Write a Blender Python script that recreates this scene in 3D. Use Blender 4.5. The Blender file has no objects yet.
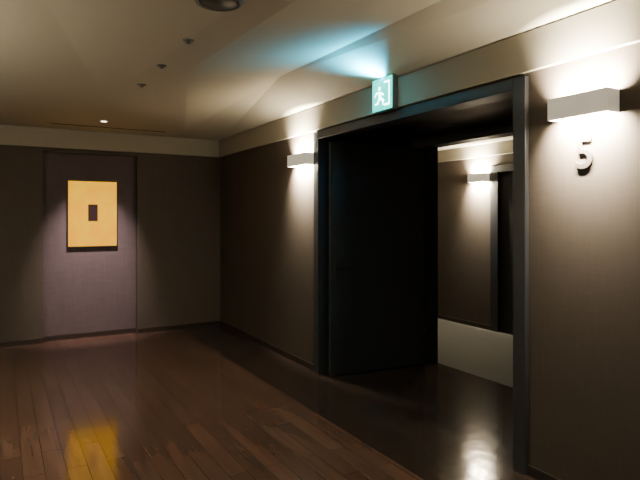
import bpy, bmesh, math
from mathutils import Matrix, Vector

# ---------------------------------------------------------------- materials
def new_mat(name):
    m = bpy.data.materials.new(name); m.use_nodes = True
    nt = m.node_tree
    return m, nt, nt.nodes['Principled BSDF']

def plain(name, col, rough=0.5, metal=0.0, emit=None, estr=0.0, noise=0.0, nscale=20, spec=0.5):
    m, nt, b = new_mat(name)
    b.inputs['Base Color'].default_value = (*col, 1)
    b.inputs['Roughness'].default_value = rough
    b.inputs['Metallic'].default_value = metal
    b.inputs['Specular IOR Level'].default_value = spec
    if emit:
        b.inputs['Emission Color'].default_value = (*emit, 1)
        b.inputs['Emission Strength'].default_value = estr
    if noise > 0:
        tc = nt.nodes.new('ShaderNodeTexCoord')
        n = nt.nodes.new('ShaderNodeTexNoise'); n.inputs['Scale'].default_value = nscale
        n.inputs['Detail'].default_value = 6
        mx = nt.nodes.new('ShaderNodeMixRGB')
        mx.inputs[1].default_value = (*[c*(1-noise) for c in col], 1)
        mx.inputs[2].default_value = (*[min(1, c*(1+noise)) for c in col], 1)
        nt.links.new(tc.outputs['Object'], n.inputs['Vector'])
        nt.links.new(n.outputs['Fac'], mx.inputs[0])
        nt.links.new(mx.outputs[0], b.inputs['Base Color'])
    return m

def woven(name, col, hs=90, amt=0.12, bump=0.15):
    """textile wallcovering: fine horizontal ribs broken by noise"""
    m, nt, b = new_mat(name)
    b.inputs['Roughness'].default_value = 0.75
    b.inputs['Specular IOR Level'].default_value = 0.2
    tc = nt.nodes.new('ShaderNodeTexCoord')
    mp = nt.nodes.new('ShaderNodeMapping'); mp.inputs['Scale'].default_value = (6, 6, hs)
    n = nt.nodes.new('ShaderNodeTexNoise'); n.inputs['Scale'].default_value = 1.0; n.inputs['Detail'].default_value = 4
    mp2 = nt.nodes.new('ShaderNodeMapping'); mp2.inputs['Scale'].default_value = (90, 90, 6)
    n2 = nt.nodes.new('ShaderNodeTexNoise'); n2.inputs['Scale'].default_value = 1.0
    add = nt.nodes.new('ShaderNodeMath'); add.operation = 'ADD'
    half = nt.nodes.new('ShaderNodeMath'); half.operation = 'MULTIPLY'; half.inputs[1].default_value = 0.5
    mx = nt.nodes.new('ShaderNodeMixRGB')
    mx.inputs[1].default_value = (*[c*(1-2*amt) for c in col], 1)
    mx.inputs[2].default_value = (*[c*(1+2*amt) for c in col], 1)
    bp = nt.nodes.new('ShaderNodeBump'); bp.inputs['Strength'].default_value = bump; bp.inputs['Distance'].default_value = 0.002
    L = nt.links.new
    L(tc.outputs['Object'], mp.inputs['Vector']); L(mp.outputs[0], n.inputs['Vector'])
    L(tc.outputs['Object'], mp2.inputs['Vector']); L(mp2.outputs[0], n2.inputs['Vector'])
    L(n.outputs['Fac'], add.inputs[0]); L(n2.outputs['Fac'], add.inputs[1]); L(add.outputs[0], half.inputs[0])
    L(half.outputs[0], mx.inputs[0]); L(mx.outputs[0], b.inputs['Base Color'])
    L(half.outputs[0], bp.inputs['Height']); L(bp.outputs[0], b.inputs['Normal'])
    return m

def planks(name, c1, c2, mortar, length, width, rough, bump=0.25, along='Y', lo=0.8, hi=1.16):
    m, nt, b = new_mat(name)
    L = nt.links.new
    tc = nt.nodes.new('ShaderNodeTexCoord')
    mp = nt.nodes.new('ShaderNodeMapping')
    if along == 'Y':
        mp.inputs['Rotation'].default_value = (0, 0, math.radians(90))
    br = nt.nodes.new('ShaderNodeTexBrick')
    br.inputs['Scale'].default_value = 1.0
    br.inputs['Brick Width'].default_value = length
    br.inputs['Row Height'].default_value = width
    br.inputs['Mortar Size'].default_value = 0.003
    br.inputs['Color1'].default_value = (*c1, 1); br.inputs['Color2'].default_value = (*c2, 1)
    br.inputs['Mortar'].default_value = (*mortar, 1)
    br.offset = 0.37
    mp2 = nt.nodes.new('ShaderNodeMapping')
    mp2.inputs['Scale'].default_value = (18, 1.4, 1) if along == 'Y' else (1.6, 22, 1)
    n = nt.nodes.new('ShaderNodeTexNoise'); n.inputs['Scale'].default_value = 1.0; n.inputs['Detail'].default_value = 6
    ramp = nt.nodes.new('ShaderNodeValToRGB')
    ramp.color_ramp.elements[0].position = 0.3; ramp.color_ramp.elements[0].color = (lo, lo, lo, 1)
    ramp.color_ramp.elements[1].position = 0.7; ramp.color_ramp.elements[1].color = (hi, hi, hi, 1)
    mx = nt.nodes.new('ShaderNodeMixRGB'); mx.blend_type = 'MULTIPLY'; mx.inputs[0].default_value = 1
    L(tc.outputs['Object'], mp.inputs['Vector']); L(mp.outputs[0], br.inputs['Vector'])
    L(tc.outputs['Object'], mp2.inputs['Vector']); L(mp2.outputs[0], n.inputs['Vector'])
    L(n.outputs['Fac'], ramp.inputs[0])
    L(br.outputs['Color'], mx.inputs[1]); L(ramp.outputs[0], mx.inputs[2]); L(mx.outputs[0], b.inputs['Base Color'])
    # gentle unevenness + joint grooves
    n3 = nt.nodes.new('ShaderNodeTexNoise'); n3.inputs['Scale'].default_value = 11; n3.inputs['Detail'].default_value = 0
    L(tc.outputs['Object'], n3.inputs['Vector'])
    s = nt.nodes.new('ShaderNodeMath'); s.operation = 'MULTIPLY_ADD'
    s.inputs[1].default_value = -0.8
    L(br.outputs['Fac'], s.inputs[0]); L(n3.outputs['Fac'], s.inputs[2])
    bp = nt.nodes.new('ShaderNodeBump'); bp.inputs['Strength'].default_value = bump; bp.inputs['Distance'].default_value = 0.002
    L(s.outputs[0], bp.inputs['Height']); L(bp.outputs[0], b.inputs['Normal'])
    b.inputs['Roughness'].default_value = rough
    b.inputs['Specular IOR Level'].default_value = 0.45
    return m

M_wall   = woven('wallcovering_taupe', (0.055, 0.043, 0.034))
M_niche  = woven('wallcovering_plum', (0.070, 0.053, 0.055), hs=60, amt=0.2, bump=0.3)
M_ceil   = plain('ceiling_paint', (0.48, 0.445, 0.36), 0.8, noise=0.03, nscale=3)
M_corn   = plain('cornice_paint', (0.27, 0.24, 0.185), 0.8, noise=0.03, nscale=4)
M_black  = plain('dark_stained_door', (0.020, 0.021, 0.022), 0.5, noise=0.2, nscale=8)
M_frame  = plain('dark_frame_lacquer', (0.020, 0.021, 0.024), 0.5, noise=0.1, nscale=10)
M_base   = plain('baseboard_wood', (0.02, 0.013, 0.01), 0.4, noise=0.2)
M_floor  = planks('floor_planks', (0.112, 0.062, 0.044), (0.076, 0.042, 0.031), (0.028, 0.016, 0.011), 0.9, 0.115, 0.12, bump=0.22)
M_bord   = planks('floor_dark_tiles', (0.035, 0.024, 0.019), (0.025, 0.017, 0.014), (0.008, 0.006, 0.005), 0.45, 0.15, 0.12, bump=0.45)
M_carpet = plain('carpet_beige', (0.040, 0.037, 0.030), 0.95, noise=0.15, nscale=60)
M_shade  = plain('sconce_shade_acrylic', (0.7, 0.68, 0.6), 0.4, emit=(1, 0.9, 0.72), estr=0.32)
M_tube   = plain('lamp_tube', (1, 1, 1), 0.4, emit=(1, 0.86, 0.62), estr=80)
M_metal  = plain('brushed_metal', (0.16, 0.14, 0.125), 0.35, metal=0.8)
M_white  = plain('white_plastic', (0.6, 0.58, 0.52), 0.5)
M_dark   = plain('dark_plastic', (0.03, 0.03, 0.03), 0.6)
M_grey   = plain('sign_housing', (0.10, 0.11, 0.11), 0.5)
M_signw  = plain('sign_face_lit', (0.0, .1, .1), 0.4, emit=(0.0, 0.80, 0.62), estr=2.6, spec=0.1)
M_signg  = plain('sign_pictogram_lit', (0.6, 0.9, 0.8), 0.4, emit=(0.6, 1, 0.97), estr=12)
M_lens   = plain('downlight_lens', (1, 1, 1), 0.4, emit=(1, 0.85, 0.65), estr=12)

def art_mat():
    m, nt, b = new_mat('artwork_gold_glow'); L = nt.links.new
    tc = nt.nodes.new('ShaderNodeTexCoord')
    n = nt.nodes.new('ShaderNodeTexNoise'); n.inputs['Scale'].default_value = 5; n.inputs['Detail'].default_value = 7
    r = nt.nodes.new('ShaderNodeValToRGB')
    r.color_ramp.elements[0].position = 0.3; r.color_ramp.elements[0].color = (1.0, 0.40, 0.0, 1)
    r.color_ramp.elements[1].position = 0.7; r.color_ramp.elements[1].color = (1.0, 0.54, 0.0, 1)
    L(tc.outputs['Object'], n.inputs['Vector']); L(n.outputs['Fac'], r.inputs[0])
    L(r.outputs[0], b.inputs['Emission Color']); b.inputs['Emission Strength'].default_value = 1.4  # emission puts the spotlit glow into the gold colour
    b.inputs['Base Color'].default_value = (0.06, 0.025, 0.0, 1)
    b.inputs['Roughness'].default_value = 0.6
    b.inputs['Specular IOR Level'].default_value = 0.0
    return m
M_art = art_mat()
M_artc = plain('artwork_dark_centre', (0.016, 0.010, 0.010), 0.8, spec=0.0)

# ---------------------------------------------------------------- helpers
def mesh_obj(name, verts, faces, mat, parent=None):
    me = bpy.data.meshes.new(name); me.from_pydata(verts, [], faces); me.update()
    o = bpy.data.objects.new(name, me); bpy.context.collection.objects.link(o)
    me.materials.append(mat)
    if parent: o.parent = parent
    return o

def boxes(name, lst, mat, parent=None, bevel=0.0):
    bm = bmesh.new()
    for (x0, x1, y0, y1, z0, z1) in lst:
        r = bmesh.ops.create_cube(bm, size=1)
        bmesh.ops.scale(bm, vec=(x1-x0, y1-y0, z1-z0), verts=r['verts'])
        bmesh.ops.translate(bm, vec=((x0+x1)/2, (y0+y1)/2, (z0+z1)/2), verts=r['verts'])
    me = bpy.data.meshes.new(name); bm.to_mesh(me); bm.free()
    o = bpy.data.objects.new(name, me); bpy.context.collection.objects.link(o)
    me.materials.append(mat)
    if bevel > 0:
        bv = o.modifiers.new('bevel', 'BEVEL'); bv.width = bevel; bv.segments = 2
    if parent: o.parent = parent
    return o

def empty(name, loc=(0, 0, 0)):
    e = bpy.data.objects.new(name, None); bpy.context.collection.objects.link(e)
    e.location = loc; e.empty_display_size = 0.1
    return e

def lathe(name, prof, mat, loc=(0, 0, 0), parent=None, seg=32, rot=None):
    """profile list of (r,z)"""
    verts = []; faces = []
    for i in range(seg):
        a = 2*math.pi*i/seg
        for (r, z) in prof: verts.append((r*math.cos(a), r*math.sin(a), z))
    k = len(prof)
    for i in range(seg):
        j = (i+1) % seg
        for t in range(k-1):
            faces.append((i*k+t, j*k+t, j*k+t+1, i*k+t+1))
    o = mesh_obj(name, verts, faces, mat, parent)
    bm = bmesh.new(); bm.from_mesh(o.data)
    bmesh.ops.remove_doubles(bm, verts=bm.verts, dist=1e-5)
    bmesh.ops.recalc_face_normals(bm, faces=bm.faces); bm.to_mesh(o.data); bm.free()
    for p in o.data.polygons: p.use_smooth = True
    o.location = loc
    if rot: o.rotation_euler = rot
    return o

def light(name, kind, loc, energy, col, parent=None, **kw):
    l = bpy.data.lights.new(name, kind); l.energy = energy; l.color = col
    for k, v in kw.items(): setattr(l, k, v)
    o = bpy.data.objects.new(name, l); bpy.context.collection.objects.link(o); o.location = loc
    if parent: o.parent = parent
    return o

XL, XW, YB, YN = -1.4, 2.67, 7.37, -2.0
ZC, ZT = 2.58, 2.35
XI, XI2, XF = 3.80, 3.92, 5.67
DY0, DY1 = 2.175, 4.664          # outer portal
# ---------------------------------------------------------------- floors
boxes('floor', [(XL, 2.10, YN, YB+0.08, -0.1, 0)], M_floor)
boxes('floor_border', [(2.10, XW, YN, YB, -0.1, 0), (XW, XI2, DY0, DY1, -0.1, 0)], M_bord)
boxes('floor_carpet', [(XI2, XF, 0.5, 9.5, -0.1, 0)], M_carpet)
# ---------------------------------------------------------------- walls
boxes('wall_right', [(XW, XW+.13, DY1, YB, 0, 2.9), (XW, XW+.13, YN, DY0, 0, 2.9), (XW, XW+.13, DY0, DY1, 2.33, 2.9)], M_wall)
boxes('wall_back', [(XL, 0.448, YB, YB+.2, 0, 2.9), (1.54, XW+.13, YB, YB+.2, 0, 2.9), (0.448, 1.54, YB, YB+.2, 2.30, 2.9)], M_wall)
boxes('wall_niche', [(0.448, 1.54, YB+.08, YB+.2, 0, 2.30)], M_niche)
boxes('wall_left', [(XL-.12, XL, YN, YB+.2, 0, 2.9)], M_wall)
boxes('wall_near', [(XL-.12, XW+.13, YN-.12, YN, 0, 2.9)], M_wall)
boxes('wall_passage', [(XW+.13, XI, DY1-.06, DY1+.06, 0, 2.40), (XW+.13, XI, DY0-.06, DY0+.06, 0, 2.40)], M_black)
boxes('wall_inner', [(XI, XI2, 4.37, 9.5, 0, 2.6), (XI, XI2, 0.5, 2.36, 0, 2.6), (XI, XI2, 2.36, 4.37, 2.28, 2.6)], M_wall)
boxes('wall_corridor', [(XF, XF+.12, 5.20, 9.5, 0, 2.6), (XF, XF+.12, 0.5, 4.10, 0, 2.6), (XF, XF+.12, 4.10, 5.20, 2.19, 2.6)], M_wall)
boxes('wall_corridor_end', [(XI, XF+.12, 9.5, 9.62, 0, 2.6), (XI, XF+.12, .38, .5, 0, 2.6)], M_wall)
# ---------------------------------------------------------------- ceilings
V = [(XL, YB, ZC), (XW, YB, ZC), (2.0, 6.8, ZC), (1.19, 3.97, ZC), (1.50, YN, ZC), (1.40, YN, ZC), (0.83, 5.3, ZC), (XL, 6.2, ZC),
     (2.14, 4.4, 2.75), (2.30, YN, 2.75), (XW, YN, ZC), (XL, YN, 2.85), (XW, 4.4, ZC)]
F = [(0, 1, 2, 3, 4, 5, 6, 7), (2, 8, 3), (3, 8, 9, 4), (2, 1, 8), (1, 12, 8), (8, 12, 10, 9), (6, 5, 11), (6, 11, 7)]
c = mesh_obj('ceiling', V, F, M_ceil)
sd = c.modifiers.new('thick', 'SOLIDIFY'); sd.thickness = 0.02; sd.offset = -1
bm = bmesh.new(); bm.from_mesh(c.data); bmesh.ops.recalc_face_normals(bm, faces=bm.faces)
if sum(f.normal.z for f in bm.faces) > 0: bmesh.ops.reverse_faces(bm, faces=bm.faces)
bm.to_mesh(c.data); bm.free()
boxes('ceiling_passage', [(XW+.13, XI, DY0+.06, DY1-.06, 2.33, 2.40)], M_black)
boxes('ceiling_corridor', [(XI2, XF, 0.5, 9.5, 2.5, 2.6)], M_ceil)
# cornices
boxes('trim_cornice_back', [(XL, XW-.03, YB-.03, YB, ZT, ZC)], M_corn, bevel=.003)
boxes('trim_cornice_right', [(XW-.03, XW, YN, YB, ZT, ZC)], M_corn, bevel=.003)
boxes('trim_cornice_corridor', [(XF-.03, XF, 0.5, 9.5, 2.33, 2.5)], M_corn, bevel=.003)
# baseboards
bh = 0.06
boxes('baseboard_back', [(XL, .448, YB-.012, YB, 0, bh), (1.54, XW-.012, YB-.012, YB, 0, bh), (.448, 1.54, YB+.068, YB+.08, 0, bh)], M_base)
boxes('baseboard_right', [(XW-.012, XW, DY1, YB, 0, bh), (XW-.012, XW, YN, DY0, 0, bh)], M_base)
boxes('baseboard_left', [(XL, XL+.012, YN, YB-.012, 0, bh)], M_base)
boxes('baseboard_corridor', [(XF-.012, XF, 5.20, 9.5, 0, bh), (XF-.012, XF, .5, 4.1, 0, bh)], M_base)
# ---------------------------------------------------------------- portal frame
boxes('door_frame', [(XW-.03, XW+.13, DY1-.09, DY1, 0, 2.33), (XW-.03, XW+.13, DY0-.01, DY0+.08, 0, 2.33), (XW-.03, XW+.13, DY0+.08, DY1-.09, 2.26, 2.33)], M_frame, bevel=.003)
boxes('door_frame_inner', [(XI-.04, XI2+.02, 4.33, 4.37, 0, 2.28), (XI-.04, XI2+.02, 2.36, 2.40, 0, 2.28), (XI-.04, XI2+.02, 2.40, 4.33, 2.23, 2.28)], M_frame, bevel=.003)

def door_leaf(hinge, tip, side, z1=2.22):
    e = empty('door', (hinge[0], hinge[1], 0))
    d = Vector((tip[0]-hinge[0], tip[1]-hinge[1], 0)); w = d.length
    e.rotation_euler = (0, 0, math.atan2(d.y, d.x))
    boxes('leaf', [(0.0, w, -.022, .022, .01, z1)], M_black, e, bevel=.003)
    # slim lever handles on both faces
    for s in (-1, 1):
        y = s*.022
        ya, yb = (y, y+.05) if s > 0 else (y-.05, y)
        boxes('lever_handle', [(w-.085, w-.045, *( (y, y+.008) if s > 0 else (y-.008, y)), .95, 1.12),
                               (w-.072, w-.058, ya, yb, 1.03, 1.045), (w-.19, w-.058, *((yb-.012, yb) if s > 0 else (ya, ya+.012)), 1.028, 1.047)], M_black, e, bevel=.002)
    for z in (.3, 1.1, 1.95):
        o = lathe('hinge', [(0, 0), (.009, 0), (.009, .1), (0, .1)], M_frame, (0.0, side*.03, z), e, seg=12)
    return e
door_leaf((3.745, 4.345), (2.70, 4.46), 1)
door_leaf((3.745, 2.365), (2.82, 2.325), -1)

# corridor door (closed) in far wall
e = empty('door_corridor', (XF, 4.65, 0))
boxes('frame', [(-.02, .12, -.55, -.47, 0, 2.19), (-.02, .12, .42, .55, 0, 2.19), (-.02, .12, -.47, .42, 2.10, 2.19)], M_frame, e, bevel=.003)
boxes('leaf', [(.03, .07, -.47, .42, 0.005, 2.10)], M_black, e)
boxes('lever_handle', [(-.01, .03, -.40, -.385, 1.0, 1.02), (-.02, -.008, -.40, -.28, 1.0, 1.02)], M_metal, e, bevel=.002)

# ---------------------------------------------------------------- sconces
def sconce(x, y, z, nx, power, w=.38, h=.115, dep=.10, hot=70, up=2.2, dn=1.5, col=(1, .87, .62)):
    e = empty('wall_sconce', (x, y, z))
    t = .006
    a, b = (dep-t, dep) if nx > 0 else (-dep, -dep+t)
    s0, s1 = (0, dep-t) if nx > 0 else (-dep+t, 0)
    boxes('shade', [(a, b, -w/2, w/2, -h/2, h/2), (s0, s1, -w/2, -w/2+t, -h/2, h/2), (s0, s1, w/2-t, w/2, -h/2, h/2)], M_shade, e)
    p0, p1 = (0, .01) if nx > 0 else (-.01, 0)
    boxes('back_plate', [(p0, p1, -.12, .12, -.03, .03)], M_white, e)
    q0, q1 = (.01, .045) if nx > 0 else (-.045, -.01)
    boxes('lamp_holder', [(q0, q1, -.13, -.105, -.012, .012), (q0, q1, .105, .13, -.012, .012)], M_white, e)
    lathe('lamp_tube', [(0, -.105), (.012, -.105), (.012, .105), (0, .105)], M_tube, (nx*.04, 0, 0), e, 16, (math.radians(90), 0, 0))
    for zz in (-.042, .042):
        for s in (-1, 1):
            light('lamp_light', 'POINT', (nx*.05, s*.06, zz), power/4, col, e, shadow_soft_size=.03)
        sg = 1 if zz > 0 else -1
        # added strip light across each opening, imitating the white bloom on the wall
        al = light('added_bloom_light', 'AREA', (nx*.085, 0, sg*.056), hot*(up if zz > 0 else dn), (1, .89, .67), e,
                   shape='RECTANGLE', size=.02, size_y=w*.8)
        al.data.spread = math.radians(118)
        zax = -Vector((-nx*.13, 0, sg*.09)).normalized()
        yax = Vector((0, 1, 0)); xax = yax.cross(zax)
        al.rotation_euler = Matrix(((xax.x, yax.x, zax.x), (xax.y, yax.y, zax.y), (xax.z, yax.z, zax.z))).to_euler()
    return e
sconce(XW, 1.79, 2.085, -1, 42, w=.34, hot=130)
sconce(XW, 4.90, 2.085, -1, 42, hot=130)
sconce(XF, 5.38, 2.045, -1, 170, w=.30, hot=160)
sconce(XL, 3.6, 2.085, 1, 430, col=(1, .90, .66), hot=5)  # unseen sconce, added to brighten the left of the ceiling
sconce(XL, 0.6, 2.085, 1, 50, hot=5)  # also unseen, added light from the left wall
sconce(XF, 7.6, 2.045, -1, 200, w=.30, hot=10)  # unseen sconce, powered up as fill light for the corridor

# ---------------------------------------------------------------- number 5
cu = bpy.data.curves.new('num', 'FONT'); cu.body = '5'; cu.size = 0.235; cu.extrude = .005; cu.offset = .001
cu.align_x = 'CENTER'; cu.align_y = 'CENTER'; cu.bevel_depth = .001
to = bpy.data.objects.new('tmp', cu); bpy.context.collection.objects.link(to)
bpy.context.view_layer.update()
me = bpy.data.meshes.new_from_object(to.evaluated_get(bpy.context.evaluated_depsgraph_get()))
bpy.data.objects.remove(to)
me.materials.clear(); me.materials.append(M_metal)
n5 = bpy.data.objects.new('door_number_sign', me); bpy.context.collection.objects.link(n5)
n5.matrix_world = Matrix(((0, 0, -1, XW-.0062), (-1, 0, 0, 1.805), (0, 1, 0, 1.835), (0, 0, 0, 1)))

# ---------------------------------------------------------------- exit sign
e = empty('exit_sign', (XW-.03, 3.48, 2.335))
boxes('housing', [(-.05, 0, -.135, .135, 0, .27)], M_grey, e, bevel=.004)
boxes('face', [(-.055, -.05, -.125, .125, .01, .26)], M_signw, e)
al = light('sign_lamp', 'AREA', (-.07, 0, .235), 50, (.0, .60, 1.0), e, shape='RECTANGLE', size=.05, size_y=.25)
al.data.spread = math.radians(130)
al.rotation_euler = Vector((-.45, 0, .9)).to_track_quat('-Z', 'Y').to_euler()
def poly(pts, name):
    vs = [(-.0565, -(u), v) for u, v in pts]
    mesh_obj(name, vs, [tuple(range(len(vs)))], M_signg, e)
poly([(.03, .04), (.10, .04), (.10, .23), (.03, .23), (.03, .215), (.087, .215), (.087, .055), (.03, .055)], 'doorway')
poly([(-.045, .19), (-.03, .20), (-.015, .19), (-.015, .175), (-.03, .165), (-.045, .175)], 'figure_head')
poly([(-.06, .16), (-.01, .155), (.03, .13), (.022, .12), (-.01, .135), (-.005, .11), (.03, .09), (.02, .05), (.008, .05), (.01, .08), (-.03, .095), (-.05, .06), (-.09, .06), (-.09, .07), (-.06, .075), (-.04, .11), (-.04, .14), (-.07, .145), (-.085, .12), (-.095, .125), (-.08, .155)], 'figure_body')

# ---------------------------------------------------------------- artwork
e = empty('framed_artwork', (1.01, YB+.08, 1.55))
W, H = .29, .415
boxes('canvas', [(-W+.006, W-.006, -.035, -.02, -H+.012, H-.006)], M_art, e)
boxes('frame', [(-W, -W+.006, -.040, 0, -H, H), (W-.006, W, -.040, 0, -H, H), (-W+.006, W-.006, -.040, 0, H-.006, H), (-W+.006, W-.006, -.040, 0, -H, -H+.012)], M_base, e)
boxes('backing', [(-W+.012, W-.012, -.02, 0, -H+.012, H-.012)], M_dark, e)
boxes('centre_panel', [(-.056, .056, -.041, -.035, -.09, .12)], M_artc, e)

# ---------------------------------------------------------------- ceiling fittings
def downlight(x, y, target, power, ang, col=(1, .80, .66)):
    e = empty('ceiling_downlight', (x, y, ZC))
    lathe('trim_ring', [(.035, 0), (.05, 0), (.048, -.006), (.034, -.008), (.035, 0)], M_white, parent=e)
    lathe('lens', [(0, -.001), (.034, -.001), (.034, -.004), (0, -.004)], M_lens, parent=e)
    sp = light('spot_light', 'SPOT', (0, 0, -.02), power, col, e, spot_size=math.radians(ang), spot_blend=1.0, shadow_soft_size=.03)
    d = Vector(target) - Vector((x, y, ZC-.02))
    sp.rotation_euler = d.to_track_quat('-Z', 'Y').to_euler()
downlight(1.0, 6.5, (1.0, YB+.05, 0.95), 620, 50, (1, .79, .74))

for yy in (3.29, 3.93, 4.57):
    e = empty('sprinkler_head', (.99, yy, ZC))
    lathe('escutcheon', [(0, .02), (.035, .02), (.035, -.002), (.03, -.006), (.012, -.008), (.010, -.014), (0, -.014)], M_grey, parent=e, seg=24)
    lathe('deflector', [(0, -.020), (.018, -.020), (.018, -.018), (0, -.018)], M_metal, parent=e, seg=24)
    boxes('yoke', [(-.003, .003, -.012, -.008, -.019, -.007), (-.003, .003, .008, .012, -.019, -.007)], M_metal, e)
e = empty('ceiling_speaker', (.943, 2.62, ZC))
lathe('rim', [(0, .015), (.12, .015), (.12, 0), (.115, -.01), (.10, -.012), (.10, -.004), (0, -.004)], M_grey, parent=e, seg=48)
lathe('grille', [(0, -.006), (.098, -.006), (.098, -.009), (0, -.011)], M_dark, parent=e, seg=48)
boxes('ceiling_air_slot', [(.5, 1.8, 6.93, 6.965, ZC-.004, ZC+.01)], M_dark)
e = empty('passage_downlight', (3.51, 3.64, 2.33))
lathe('trim_ring', [(.035, 0), (.05, 0), (.048, -.006), (.034, -.008), (.035, 0)], M_grey, parent=e)
lathe('lens', [(0, -.001), (.034, -.001), (.034, -.004), (0, -.004)], M_dark, parent=e)

# ---------------------------------------------------------------- world + camera
w = bpy.data.worlds.new('world'); bpy.context.scene.world = w; w.use_nodes = True
w.node_tree.nodes['Background'].inputs[0].default_value = (0.02, 0.018, 0.016, 1)
cam = bpy.data.cameras.new('camera'); co = bpy.data.objects.new('camera', cam); bpy.context.collection.objects.link(co)
cam.sensor_width = 36; cam.lens = 36*550/640
cam.shift_y = -22/640
co.location = (0, 0, 1.5); co.rotation_euler = (math.radians(90), 0, -math.radians(30.19))
bpy.context.scene.camera = co
